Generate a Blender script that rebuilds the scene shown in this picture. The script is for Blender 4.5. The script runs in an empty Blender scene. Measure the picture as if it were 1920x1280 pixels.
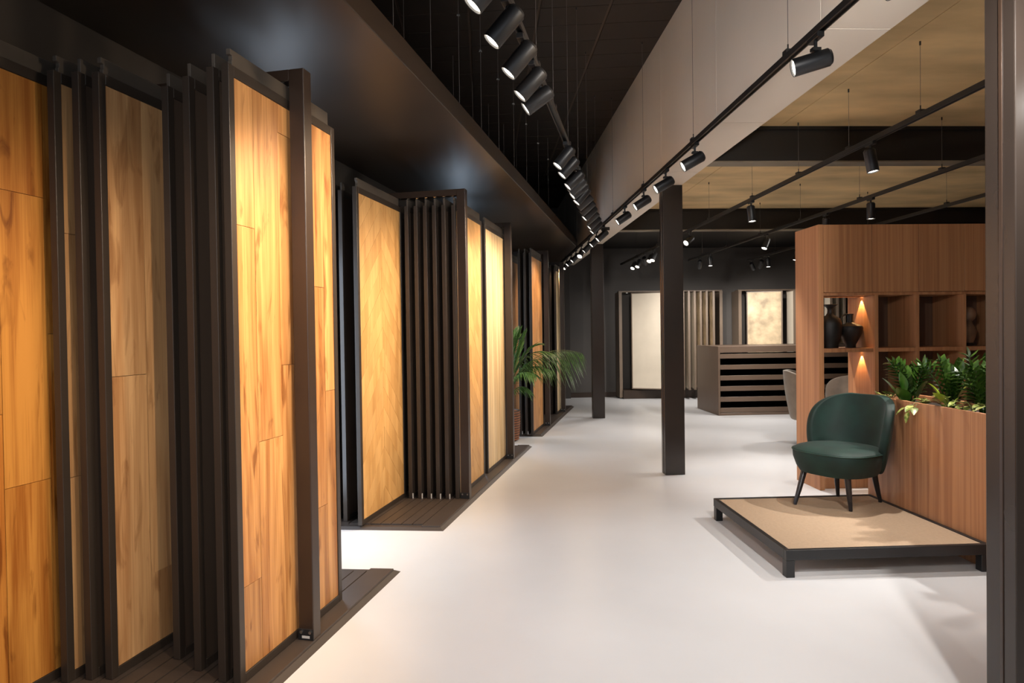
import bpy, bmesh, math, random
from mathutils import Vector, Matrix, Quaternion

R = math.radians
rnd = random.Random(11)
S = bpy.context.scene
COL = S.collection

# ------------------------------------------------------------------ camera
yaw, pitch, roll = 0.04382, -0.014415, 0.013883
F = Vector((math.sin(yaw) * math.cos(pitch), math.cos(yaw) * math.cos(pitch), math.sin(pitch)))
r0 = Vector((math.cos(yaw), -math.sin(yaw), 0))
d0 = F.cross(r0)
rt = r0 * math.cos(roll) + d0 * math.sin(roll)
dn = d0 * math.cos(roll) - r0 * math.sin(roll)
cd = bpy.data.cameras.new('camera')
cd.lens, cd.sensor_width, cd.clip_start, cd.clip_end = 22.67, 36.0, 0.05, 80
cam = bpy.data.objects.new('camera', cd)
COL.objects.link(cam)
cam.matrix_world = Matrix(((rt.x, -dn.x, -F.x, 0), (rt.y, -dn.y, -F.y, 0), (rt.z, -dn.z, -F.z, 1.5), (0, 0, 0, 1)))
S.camera = cam

# ------------------------------------------------------------------ light of the place
S.view_settings.view_transform = 'Standard'
S.view_settings.look = 'None'
S.view_settings.gamma = 1.0
S.view_settings.use_curve_mapping = False
S.view_settings.exposure = 0.0
w = bpy.data.worlds.new('daylight_outside')
S.world = w
w.use_nodes = True
w.node_tree.nodes['Background'].inputs[0].default_value = (0.55, 0.72, 1.0, 1)
w.node_tree.nodes['Background'].inputs[1].default_value = 0.35


def area(name, loc, rot, sx, sy, energy, color):
    l = bpy.data.lights.new(name, 'AREA')
    l.shape, l.size, l.size_y, l.energy, l.color = 'RECTANGLE', sx, sy, energy, color
    o = bpy.data.objects.new(name, l)
    o.location, o.rotation_euler = loc, rot
    COL.objects.link(o)
    return o


# daylight coming in through the shop window behind the camera
area('window_daylight', (-1.1, -2.45, 2.1), (R(90), 0, 0), 4.2, 3.2, 46, (0.86, 0.92, 1.0))

SPOT_W = 66.0          # rack and beam lamps
GAP_W = 24.0
WASH_W = 125.0
FLOOR_W = 170.0        # lamps that point down
WARM = (1.0, 0.74, 0.49)
NEUTRAL = (1.0, 0.935, 0.87)

# ------------------------------------------------------------------ materials


def nodes(name):
    m = bpy.data.materials.new(name)
    m.use_nodes = True
    nt = m.node_tree
    return m, nt, nt.nodes['Principled BSDF'], nt.nodes, nt.links


def surf(name, c, rough=0.5, metal=0.0, vary=0.08, scale=6.0, stretch=(1, 1, 1), bump=0.0, spec=0.5, coat=0.0, sheen=0.0, detail=4):
    m, nt, b, N, L = nodes(name)
    tc = N.new('ShaderNodeTexCoord')
    mp = N.new('ShaderNodeMapping')
    mp.inputs['Scale'].default_value = stretch
    nz = N.new('ShaderNodeTexNoise')
    nz.inputs['Scale'].default_value = scale
    nz.inputs['Detail'].default_value = detail
    cr = N.new('ShaderNodeValToRGB')
    cr.color_ramp.elements[0].position, cr.color_ramp.elements[1].position = 0.3, 0.7
    cr.color_ramp.elements[0].color = tuple(max(0, x * (1 - vary)) for x in c) + (1,)
    cr.color_ramp.elements[1].color = tuple(min(1, x * (1 + vary)) for x in c) + (1,)
    L.new(tc.outputs['Object'], mp.inputs['Vector'])
    L.new(mp.outputs['Vector'], nz.inputs['Vector'])
    L.new(nz.outputs['Fac'], cr.inputs['Fac'])
    L.new(cr.outputs['Color'], b.inputs['Base Color'])
    b.inputs['Roughness'].default_value = rough
    b.inputs['Metallic'].default_value = metal
    b.inputs['Specular IOR Level'].default_value = spec
    b.inputs['Coat Weight'].default_value = coat
    b.inputs['Sheen Weight'].default_value = sheen
    if bump:
        bp = N.new('ShaderNodeBump')
        bp.inputs['Strength'].default_value = bump
        bp.inputs['Distance'].default_value = 0.01
        L.new(nz.outputs['Fac'], bp.inputs['Height'])
        L.new(bp.outputs['Normal'], b.inputs['Normal'])
    return m


def wood(name, dark, light, rough=0.42, sx=9.0, sz=0.55, knots=0.5, vary=0.22, streak=0.35):
    """oak board: grain runs along local Z, every board its own tone (Object Info Random)"""
    m, nt, b, N, L = nodes(name)
    tc = N.new('ShaderNodeTexCoord')
    oi = N.new('ShaderNodeObjectInfo')
    off = N.new('ShaderNodeVectorMath')
    off.operation = 'MULTIPLY_ADD'
    cmb = N.new('ShaderNodeCombineXYZ')
    for i in range(3):
        L.new(oi.outputs['Random'], cmb.inputs[i])
    off.inputs[1].default_value = (37.0, 11.0, 23.0)
    L.new(cmb.outputs[0], off.inputs[0])
    L.new(tc.outputs['Object'], off.inputs[2])
    mp = N.new('ShaderNodeMapping')
    mp.inputs['Scale'].default_value = (sx, sx, sz)
    L.new(off.outputs[0], mp.inputs['Vector'])
    n1 = N.new('ShaderNodeTexNoise')
    n1.inputs['Scale'].default_value, n1.inputs['Detail'].default_value = 1.6, 7
    n1.inputs['Distortion'].default_value = 0.8
    L.new(mp.outputs[0], n1.inputs['Vector'])
    mp2 = N.new('ShaderNodeMapping')
    mp2.inputs['Scale'].default_value = (sx * 9, sx * 9, sz * 2.2)
    L.new(off.outputs[0], mp2.inputs['Vector'])
    n2 = N.new('ShaderNodeTexNoise')
    n2.inputs['Scale'].default_value, n2.inputs['Detail'].default_value = 2.0, 3
    L.new(mp2.outputs[0], n2.inputs['Vector'])
    mx = N.new('ShaderNodeMath')
    mx.operation = 'MULTIPLY_ADD'
    mx.inputs[1].default_value = streak
    L.new(n2.outputs['Fac'], mx.inputs[0])
    L.new(n1.outputs['Fac'], mx.inputs[2])
    cr = N.new('ShaderNodeValToRGB')
    e = cr.color_ramp.elements
    e[0].position, e[1].position = 0.42 + streak * .3, 0.62 + streak * .55
    e[0].color, e[1].color = tuple(dark) + (1,), tuple(light) + (1,)
    L.new(mx.outputs[0], cr.inputs['Fac'])
    # knots and dark mineral streaks
    mp3 = N.new('ShaderNodeMapping')
    mp3.inputs['Scale'].default_value = (7, 7, 1.3)
    L.new(off.outputs[0], mp3.inputs['Vector'])
    n3 = N.new('ShaderNodeTexNoise')
    n3.inputs['Scale'].default_value, n3.inputs['Detail'].default_value = 1.7, 5
    n3.inputs['Distortion'].default_value = 1.4
    L.new(mp3.outputs[0], n3.inputs['Vector'])
    c3 = N.new('ShaderNodeValToRGB')
    c3.color_ramp.elements[0].position, c3.color_ramp.elements[1].position = 0.57, 0.68
    c3.color_ramp.elements[0].color, c3.color_ramp.elements[1].color = (0, 0, 0, 1), (knots, knots, knots, 1)
    L.new(n3.outputs['Fac'], c3.inputs['Fac'])
    mk = N.new('ShaderNodeMixRGB')
    mk.blend_type = 'MULTIPLY'
    mk.inputs['Color2'].default_value = (0.36, 0.24, 0.15, 1)
    L.new(c3.outputs[0], mk.inputs['Fac'])
    L.new(cr.outputs[0], mk.inputs['Color1'])
    hs = N.new('ShaderNodeHueSaturation')
    mr = N.new('ShaderNodeMapRange')
    mr.inputs['To Min'].default_value, mr.inputs['To Max'].default_value = 1 - vary, 1 + vary * .6
    L.new(oi.outputs['Random'], mr.inputs['Value'])
    L.new(mr.outputs[0], hs.inputs['Value'])
    L.new(mk.outputs[0], hs.inputs['Color'])
    L.new(hs.outputs[0], b.inputs['Base Color'])
    b.inputs['Roughness'].default_value = rough
    bp = N.new('ShaderNodeBump')
    bp.inputs['Strength'].default_value, bp.inputs['Distance'].default_value = 0.12, 0.004
    L.new(n2.outputs['Fac'], bp.inputs['Height'])
    L.new(bp.outputs[0], b.inputs['Normal'])
    return m


def glow(name, c, s):
    m, nt, b, N, L = nodes(name)
    b.inputs['Base Color'].default_value = (0.8, 0.8, 0.8, 1)
    b.inputs['Emission Color'].default_value = tuple(c) + (1,)
    b.inputs['Emission Strength'].default_value = s
    return m


def leafmat(name, c1, c2, rough=0.35, var=None, scale=30):
    m, nt, b, N, L = nodes(name)
    tc = N.new('ShaderNodeTexCoord')
    nz = N.new('ShaderNodeTexNoise')
    nz.inputs['Scale'].default_value = scale
    nz.inputs['Detail'].default_value = 3
    L.new(tc.outputs['Object'], nz.inputs['Vector'])
    cr = N.new('ShaderNodeValToRGB')
    cr.color_ramp.elements[0].position, cr.color_ramp.elements[1].position = 0.38, 0.62
    cr.color_ramp.elements[0].color, cr.color_ramp.elements[1].color = tuple(c1) + (1,), tuple(c2) + (1,)
    L.new(nz.outputs['Fac'], cr.inputs['Fac'])
    L.new(cr.outputs[0], b.inputs['Base Color'])
    b.inputs['Roughness'].default_value = rough
    return m


M = {}
M['metal'] = surf('bronze_black_metal', (0.032, 0.019, 0.0125), 0.36, 0.0, 0.1, 3, bump=0.02)
M['metal_edge'] = surf('dark_panel_frame_metal', (0.036, 0.027, 0.021), 0.36, 0.0, 0.08, 3)
M['hanger'] = surf('hanger_rail_metal', (0.075, 0.062, 0.05), 0.5, 0.0, 0.1, 5)
M['base'] = surf('rack_base_brown_black', (0.05, 0.037, 0.03), 0.48, 0.0, 0.12, 4, bump=0.03)
M['chrome'] = surf('bright_steel', (0.7, 0.68, 0.64), 0.25, 1.0, 0.05, 8)
M['clip'] = surf('pale_grey_plastic', (0.55, 0.54, 0.52), 0.5, 0, 0.05)
M['black'] = surf('black_powder_coat', (0.012, 0.012, 0.013), 0.42, 0, 0.1, 6)
M['track'] = surf('black_track_aluminium', (0.02, 0.018, 0.017), 0.38, 0, 0.1, 6)
M['cable'] = surf('steel_cable', (0.16, 0.14, 0.13), 0.45, 0.3, 0.1, 6)
M['floor'] = surf('poured_pale_floor', (0.67, 0.68, 0.70), 0.34, 0, 0.05, 0.9, bump=0.0, spec=0.35, detail=6)
M['wall_dark'] = surf('charcoal_wall_paint', (0.062, 0.055, 0.050), 0.62, 0, 0.07, 1.5, bump=0.02)
M['wall_brown'] = surf('brown_black_wall_paint', (0.035, 0.029, 0.025), 0.7, 0, 0.1, 1.5)
M['soffit'] = surf('satin_black_soffit', (0.036, 0.024, 0.016), 0.38, 0, 0.1, 2, spec=0.5)
M['ceil_dark'] = surf('black_ceiling_board', (0.022, 0.014, 0.009), 0.65, 0, 0.2, 2)
M['seam'] = surf('ceiling_joint_strip', (0.06, 0.04, 0.026), 0.6, 0, 0.1, 3)
M['beam_white'] = surf('painted_beam_cladding', (0.70, 0.63, 0.54), 0.55, 0, 0.04, 1.2, (1, 1, .3))
M['ceil_tan'] = surf('raw_concrete_ceiling', (0.68, 0.49, 0.25), 0.75, 0, 0.28, 0.9, (1.0, 2.6, 1), bump=0.1, detail=9)
M['steel_beam'] = surf('painted_steel_beam', (0.011, 0.009, 0.008), 0.5, 0, 0.1, 2)
M['flange'] = surf('lit_flange_steel', (0.2, 0.165, 0.12), 0.5, 0, 0.25, 2.5)  # paler than the web: light on the underside put into the colour
M['column'] = surf('column_brown_black', (0.026, 0.0195, 0.016), 0.24, 0, 0.1, 2)
M['lamin'] = wood('walnut_laminate', (0.37, 0.16, 0.070), (0.51, 0.25, 0.115), 0.5, 16, 0.25, 0.0, 0.05, 0.4)
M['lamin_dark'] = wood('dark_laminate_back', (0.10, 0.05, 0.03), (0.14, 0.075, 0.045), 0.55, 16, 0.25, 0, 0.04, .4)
M['oak_gold'] = wood('golden_oak', (0.34, 0.14, 0.040), (0.63, 0.322, 0.115), 0.4, 8, .5, .75, .16)
M['oak_orange'] = wood('orange_oak', (0.36, 0.12, 0.018), (0.64, 0.29, 0.06), 0.42, 8, .5, .8, .16)
M['oak_natural'] = wood('natural_oak', (0.40, 0.20, 0.08), (0.64, 0.38, 0.175), 0.45, 7, .45, .5, .14)
M['oak_chevron'] = wood('chevron_oak', (0.50, 0.27, 0.09), (0.66, 0.39, 0.15), 0.42, 7, .6, .1, .10)
M['oak_pale'] = wood('pale_oak', (0.55, 0.38, 0.19), (0.76, 0.58, 0.34), 0.4, 8, .5, .1, .16)
M['backing'] = surf('dark_backing_board', (0.06, 0.04, 0.028), 0.6, 0, .2, 5, (1, 1, .1))
M['counter'] = surf('taupe_sample_counter', (0.155, 0.105, 0.074), 0.42, 0, .05, 2)
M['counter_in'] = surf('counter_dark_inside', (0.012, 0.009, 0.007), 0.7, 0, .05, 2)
M['tile_cream'] = surf('cream_stone_tile', (0.70, 0.62, 0.50), 0.45, 0, .06, 2.5, detail=6)
M['tile_tan'] = surf('weathered_tan_tile', (0.52, 0.40, 0.25), 0.55, 0, .4, 4.5, detail=10)
M['leaf_edge'] = surf('leaf_frame_brown', (0.17, 0.125, 0.09), 0.45, 0, .08, 3)
M['velvet'] = surf('green_velvet', (0.003, 0.019, 0.014), 0.62, 0, .5, 5, sheen=0.05, spec=.35, detail=3)
M['piping'] = surf('green_piping', (0.007, 0.034, 0.026), 0.5, 0, .2, 10)
M['grey_velvet'] = surf('taupe_grey_velvet', (0.24, 0.20, 0.155), 0.8, 0, .2, 6, sheen=0.4)
M['leg_black'] = surf('black_stained_leg', (0.011, 0.011, 0.014), 0.3, 0, .1, 10)
M['plat_top'] = surf('tan_carpet_top', (0.39, 0.28, 0.185), 0.85, 0, .06, 60, bump=.15)
M['ceramic'] = surf('matt_black_ceramic', (0.012, 0.0095, 0.008), 0.55, 0, .2, 20, bump=.05)
M['statue'] = surf('brown_glazed_clay', (0.26, 0.15, 0.09), 0.4, 0, .35, 6)
M['soil'] = surf('dark_potting_soil', (0.03, 0.02, 0.014), 0.95, 0, .5, 60, bump=.5)
M['wicker'] = surf('red_brown_wicker', (0.30, 0.105, 0.04), 0.5, 0, .25, 30)
M['palm'] = leafmat('palm_leaf', (0.045, 0.12, 0.02), (0.12, 0.23, 0.06), .36)
M['palm_stem'] = surf('palm_stem', (0.16, 0.20, 0.05), .5)
M['zz'] = leafmat('glossy_dark_leaf', (0.018, 0.050, 0.007), (0.045, 0.10, 0.012), .24)
M['broad'] = leafmat('broad_green_leaf', (0.03, 0.105, 0.010), (0.06, 0.16, 0.015), .3, scale=8)
M['lime'] = leafmat('lime_leaf', (0.22, 0.33, 0.02), (0.36, 0.42, 0.04), .35, scale=12)
M['pothos'] = leafmat('variegated_leaf', (0.10, 0.17, 0.02), (0.42, 0.43, 0.13), .35, scale=45)
M['lens'] = glow('lamp_lens', (1.0, 0.9, 0.76), 9)
M['window_sky'] = glow('window_sky', (.6, .78, 1.0), 1.2)
M['led'] = glow('led_strip', (1.0, 0.60, 0.26), 6)

# ------------------------------------------------------------------ mesh helpers


class MB:
    def __init__(s):
        s.v, s.f = [], []

    def add(s, vs, fs):
        o = len(s.v)
        s.v += [tuple(v) for v in vs]
        s.f += [tuple(i + o for i in f) for f in fs]
        return s

    def box(s, x0, x1, y0, y1, z0, z1):
        return s.add([(x0, y0, z0), (x1, y0, z0), (x1, y1, z0), (x0, y1, z0), (x0, y0, z1), (x1, y0, z1), (x1, y1, z1), (x0, y1, z1)],
                     [(0, 3, 2, 1), (4, 5, 6, 7), (0, 1, 5, 4), (1, 2, 6, 5), (2, 3, 7, 6), (3, 0, 4, 7)])

    def prism(s, bot, top, z0, z1):
        n = len(bot)
        vs = [(x, y, z0) for x, y in bot] + [(x, y, z1) for x, y in top]
        fs = [tuple(range(n - 1, -1, -1)), tuple(range(n, 2 * n))] + [(i, (i + 1) % n, n + (i + 1) % n, n + i) for i in range(n)]
        return s.add(vs, fs)

    def ext(s, poly, axis, a, b):
        """polygon in the two other axes, extruded along axis"""
        def P(p, t):
            return {'x': (t, p[0], p[1]), 'y': (p[0], t, p[1]), 'z': (p[0], p[1], t)}[axis]
        n = len(poly)
        vs = [P(p, a) for p in poly] + [P(p, b) for p in poly]
        fs = [tuple(range(n - 1, -1, -1)), tuple(range(n, 2 * n))] + [(i, (i + 1) % n, n + (i + 1) % n, n + i) for i in range(n)]
        return s.add(vs, fs)

    def tube(s, pts, rad, seg=10, cap=True):
        pts = [Vector(p) for p in pts]
        if not isinstance(rad, (list, tuple)):
            rad = [rad] * len(pts)
        rings = []
        ref = None
        for i, p in enumerate(pts):
            t = (pts[min(i + 1, len(pts) - 1)] - pts[max(i - 1, 0)]).normalized()
            if ref is None:
                ref = Vector((0, 0, 1)) if abs(t.z) < .9 else Vector((1, 0, 0))
            a = (ref - t * ref.dot(t)).normalized()
            ref = a
            b = t.cross(a)
            rings.append([p + (a * math.cos(2 * math.pi * k / seg) + b * math.sin(2 * math.pi * k / seg)) * rad[i] for k in range(seg)])
        vs = [v for r in rings for v in r]
        fs = []
        for i in range(len(pts) - 1):
            for k in range(seg):
                k2 = (k + 1) % seg
                fs.append((i * seg + k, i * seg + k2, (i + 1) * seg + k2, (i + 1) * seg + k))
        if cap:
            fs.append(tuple(range(seg - 1, -1, -1)))
            fs.append(tuple((len(pts) - 1) * seg + k for k in range(seg)))
        return s.add(vs, fs)

    def rings(s, rings, cap0=True, cap1=True):
        n = len(rings[0])
        vs = [v for r in rings for v in r]
        fs = []
        for i in range(len(rings) - 1):
            for k in range(n):
                k2 = (k + 1) % n
                fs.append((i * n + k, i * n + k2, (i + 1) * n + k2, (i + 1) * n + k))
        if cap0:
            fs.append(tuple(range(n - 1, -1, -1)))
        if cap1:
            fs.append(tuple((len(rings) - 1) * n + k for k in range(n)))
        return s.add(vs, fs)

    def lathe(s, prof, seg=32, cx=0, cy=0):
        return s.rings([[(cx + r * math.cos(2 * math.pi * k / seg), cy + r * math.sin(2 * math.pi * k / seg), z) for k in range(seg)] for r, z in prof])

    def mesh(s, name, mat, bevel=0, smooth=False, seg=1):
        me = bpy.data.meshes.new(name)
        me.from_pydata(s.v, [], s.f)
        if bevel:
            bm = bmesh.new()
            bm.from_mesh(me)
            bm.normal_update()
            es = [e for e in bm.edges if len(e.link_faces) == 2 and e.calc_face_angle(0) > R(25)]
            bmesh.ops.bevel(bm, geom=es, offset=bevel, segments=seg, affect='EDGES', profile=.5, clamp_overlap=True)
            bm.to_mesh(me)
            bm.free()
        me.materials.append(M[mat])
        if smooth:
            me.shade_smooth()
            me.set_sharp_from_angle(angle=R(38))
        return me

    def build(s, name, mat, parent=None, bevel=0, smooth=False, seg=1, loc=None, rotz=0):
        return link(name, s.mesh(name, mat, bevel, smooth, seg), parent, loc, rotz)


def link(name, me, parent=None, loc=None, rotz=0):
    o = bpy.data.objects.new(name, me)
    COL.objects.link(o)
    if parent:
        o.parent = parent
    if loc is not None:
        o.location = loc
    if rotz:
        o.rotation_euler = (0, 0, rotz)
    return o


def box(*a):
    return MB().box(*a)


def tag(o, label=None, cat=None, group=None, kind=None):
    if label:
        o['label'] = label
    if cat:
        o['category'] = cat
    if group:
        o['group'] = group
    if kind:
        o['kind'] = kind
    return o


def thing(name, loc, rotz, label, cat, group=None):
    o = link(name, None, None, loc, rotz)
    o.empty_display_size = .1
    return tag(o, label, cat, group)


def struct(o, label, cat):
    return tag(o, label, cat, None, 'structure')


# frame of the angled rack wall: u along it, n towards the wall
A15 = R(15)
L0 = Vector((-0.328, 4.884, 0))
U = Vector((math.sin(A15), math.cos(A15), 0))
N_ = Vector((-math.cos(A15), math.sin(A15), 0))
ROT = R(75)


def W(u, n, z=0):
    p = L0 + U * u + N_ * n
    return Vector((p.x, p.y, z))


def slot(k):
    return .145 + .083 * k


# ------------------------------------------------------------------ the room
YB, YF, XR = 14.5, -2.6, 11.5
fl = MB().box(-4.6, XR + .2, YF - .2, YB + .2, -.1, 0).build('floor', 'floor')
struct(fl, 'pale seamless poured floor running through the showroom', 'floor')

wl = MB()
a, b, c, d = W(-8.6, 1.08), W(10.2, 1.08), W(10.2, 1.25), W(-8.6, 1.25)
wl.ext([(p.x, p.y) for p in (d, c, b, a)], 'z', 0, 4.4)
struct(wl.build('wall_left', 'wall_brown'), 'dark brown wall running behind the sliding panel racks', 'wall')
wb = MB().box(.6, XR + .2, YB, YB + .15, 0, 4.4).build('wall_back', 'wall_dark')
struct(wb, 'charcoal end wall behind the tile displays', 'wall')
struct(MB().box(XR, XR + .15, YF, YB, 0, 3.5).build('wall_right', 'wall_dark'), 'dark side wall beyond the wood cabinet', 'wall')
wf = MB().box(-4.6, -3.3, YF - .15, YF, 0, 4.4).box(1.1, XR, YF - .15, YF, 0, 4.4).box(-3.3, 1.1, YF - .15, YF, 3.8, 4.4).box(-3.3, 1.1, YF - .15, YF, 0, .4)
struct(wf.build('wall_front', 'wall_dark'), 'dark shop front wall around the street window', 'wall')
bb = MB().box(1.2, XR, YB - .018, YB, 0, .11).build('baseboard_back', 'metal', bevel=.003)
struct(bb, 'dark baseboard along the charcoal end wall', 'baseboard')
pl = MB().box(1.55, 1.93, 14.32, 14.5, 0, 3.3).build('trim_1', 'wall_brown', bevel=.004)
struct(pl, 'dark pilaster where the end wall meets the panel racks', 'trim')

# dark high ceiling over the aisle, of boards with pale joints
cl = MB().box(-4.6, 1.72, YF, YB, 4.27, 4.4).build('ceiling', 'seam')
struct(cl, 'high black ceiling of boards above the aisle', 'ceiling')
sq = [(.008, .004 - .001), (.582, .004 - .07), (.582, .326 - .07), (.008, .326 - .001)]
bm_ = MB().prism(sq, sq, -.012, 0).mesh('panel', 'ceil_dark')
for i in range(-4, 3):
    for j in range(-2, 34):
        y = 1.3 + .33 * j
        x = -.08 + .6 * i
        if x + .6 > 1.72:
            continue
        o = link('panel', bm_, cl, (x, y - (x * .12), 4.27))

# black soffit above the racks
sf = MB()
ue = (1.70 + .328 - .9659 * .235) / .2588
pts = [W(-8.6, -.235), W(ue, -.235), Vector((1.70, YB, 0)), Vector((W(10, 1.08).x, YB, 0)), W(9.9, 1.08), W(-8.6, 1.08)]
sf.ext([(p.x, p.y) for p in pts], 'z', 3.0, 3.145)
so = sf.build('trim_2', 'soffit', bevel=.004)
struct(so, 'satin black soffit hanging above the sliding panel racks', 'soffit')
for uu in (-2.35, -1.75, -1.1, -.45, .2, .85, 1.5, 2.2, 2.9, 3.7, 4.5):
    p = W(uu, -.12)
    o = MB().tube([(p.x, p.y, 3.14), (p.x, p.y, 4.27)], .0017, 6).build('suspension_cable', 'cable', so)
    p2 = W(uu + .05, .35)
    MB().tube([(p2.x, p2.y, 3.14), (p2.x, p2.y, 4.27)], .0017, 6).build('suspension_cable', 'cable', so)
    MB().box(p2.x - .014, p2.x + .014, p2.y - .008, p2.y + .008, 3.62, 3.64).build('cable_clip', 'chrome', so)
    MB().box(p.x - .012, p.x + .012, p.y - .007, p.y + .007, 3.95, 3.965).build('cable_clip', 'chrome', so)

for i, uu in enumerate((-.42, 4.04)):
    p = W(uu, 1.072)
    wn = thing('window_%d' % (i + 1), p, ROT, 'tall narrow side window hidden in the gap between two racks', 'window')
    wn['kind'] = 'structure'
    MB().box(-.34, -.30, -.03, .0, .1, 2.7).box(.30, .34, -.03, .0, .1, 2.7).box(-.30, .30, -.03, .0, .1, .14).box(-.30, .30, -.03, .0, 2.66, 2.7).build('frame', 'metal', wn)
    MB().box(-.30, .30, -.012, -.004, .14, 2.66).build('pane', 'window_sky', wn)
    q = W(uu, 1.03)
    area('window_light', (q.x, q.y, 1.15), (R(90), 0, R(75)), .58, 2.0, GAP_W, (0.60, 0.78, 1.0))

# white clad beam over the columns, in lengths
bw = MB().box(1.72, 2.04, YF, YB, 3.0, 4.27).build('trim_3', 'beam_white')
struct(bw, 'deep pale clad beam crossing the showroom above the columns', 'beam')
y = -2.6
for k in range(12):
    y1 = min(y + 1.44, YB)
    MB().box(1.70, 2.06, y + .0015, y1 - .0015, 2.99, 4.268).build('cladding_panel', 'beam_white', bw, bevel=.003)
    y = y1

# raw concrete ceiling at the cabinet side, with a slab joint, and its steel beams
ct = MB().box(2.07, XR, YF, 9.80, 3.36, 3.5).build('ceiling_right', 'ceil_tan')
struct(ct, 'raw tan concrete ceiling above the cabinet side', 'ceiling')
MB().box(2.07, 2.727, YF, 9.80, 3.345, 3.36).build('slab', 'ceil_tan', ct)
MB().box(2.733, XR, YF, 9.80, 3.345, 3.36).build('slab', 'ceil_tan', ct)
cr_ = MB().box(2.07, XR, 9.95, YB, 3.36, 3.5).build('ceiling_rear', 'steel_beam')  # ceiling in shade here; the darkness is put into its colour
struct(cr_, 'shaded ceiling in front of the end wall, darkened in its colour', 'ceiling')
for i, (yy, lab) in enumerate(((1.6, 'dark steel ceiling beam nearest the shop window'), (5.80, 'dark steel ceiling beam in front of the wood cabinet doors'), (9.74, 'dark steel ceiling beam between tan and shaded rear ceilings'))):
    z0, z1 = 3.02, 3.345
    web = MB().box(2.07, XR, yy + .012, yy + .06, z0 + .012, z1 - .03).box(2.07, XR, yy - .005, yy + .16, z1 - .03, z1)
    o = web.build('trim_%d' % (4 + i), 'steel_beam')
    struct(o, lab, 'beam')
    MB().box(2.07, XR, yy, yy + .16, z0, z0 + .012).build('flange', 'flange', o, bevel=.002)

# columns
for i, (y0, y1, lab) in enumerate(((2.174, 2.311, 'dark steel column standing closest, beside the planter'), (6.572, 6.702, 'dark steel column in the middle of the floor'), (10.975, 11.105, 'dark steel column standing before the cream tile display'))):
    o = MB().box(1.857, 2.065, y0, y1, 0, 2.99).build('column', 'column', bevel=.004, seg=2)
    struct(o, lab, 'column')
    MB().box(1.8535, 1.857, y0 + .055, y0 + .068, 0.01, 2.98).build('seam', 'metal', o)
# ------------------------------------------------------------------ racks of sliding panels
SLAT_CACHE = {}


def rack(us, L, posts, label, plate=False):
    root = thing('display_rack', W(us, 0), ROT, label, 'display rack', 'racks of sliding floor panels')
    k = -.13
    D = 1.06

    def quad(i0, i1, j0, j1):
        return [(i0 + k * j0, j0), (i1 + k * j0, j0), (i1 + k * j1, j1), (i0 + k * j1, j1)]
    MB().prism(quad(0, L, 0, D), quad(.03, L - .03, .03, D), 0, .02).build('base_plate', 'base', root, bevel=.001)
    MB().prism(quad(.032, L - .032, .032, .178), quad(.034, L - .034, .034, .178), .02, .03).build('front_strip', 'base', root, bevel=.001)
    if L not in SLAT_CACHE:
        SLAT_CACHE[L] = MB().prism(quad(.075, L - .075, 0, .0765), quad(.076, L - .076, .001, .0755), .02, .03).mesh('slat', 'base')
    for i in range(10):
        y0 = .1845 + .083 * i
        link('slat', SLAT_CACHE[L], root, (k * y0, y0, 0))
    for px in posts:
        x = px - us
        p = MB().box(x - .035, x + .035, .036, .114, .03, 2.77).build('post', 'metal', root, bevel=.004, seg=2)
        MB().box(x - .039, x - .035, .034, .116, .03, .085).build('foot_plate', 'black', p, bevel=.001)
        for by in (.052, .098):
            MB().tube([(x - .039, by, .070), (x - .045, by, .070)], .0075, 10).build('bolt', 'chrome', p)
        if plate and px == posts[-1]:
            MB().box(x - .0405, x - .039, .055, .095, .040, .052).build('label_plate', 'clip', p)
        MB().box(x - .035, x + .035, .114, 1.07, 2.715, 2.77).build('header', 'metal', root, bevel=.003)
        for j in range(11):
            yy = slot(j)
            MB().tube([(x - .040, yy - .011, 2.7075), (x - .040, yy + .011, 2.7075)], .0068, 8).build('roller', 'chrome', root)
    return root


rack(-4.47, 3.637, (-3.63, -1.80), 'dark rack of sliding golden oak floor panels, largest and closest', True)
rack(0.0, 3.64, (.87, 2.70), 'middle dark rack holding the chevron oak sliding panel')
rack(4.44, 3.70, (5.375, 7.14), 'dark rack of sliding panels beyond the potted palm')

PZ0, PZT, PW = .031, 2.63, .90


def clip_poly(poly, zlo, zhi):
    for sgn, lim in ((1, zlo), (-1, -zhi)):
        out = []
        for i in range(len(poly)):
            p, q = poly[i], poly[(i + 1) % len(poly)]
            a, b = p[1] * sgn - lim, q[1] * sgn - lim
            if a >= 0:
                out.append(p)
            if (a >= 0) != (b >= 0):
                t = a / (a - b)
                out.append((p[0] + (q[0] - p[0]) * t, p[1] + (q[1] - p[1]) * t))
        poly = out
        if not poly:
            return poly
    return poly


FRAME, HANG, BACK, CLIP = {}, {}, {}, None


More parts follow.
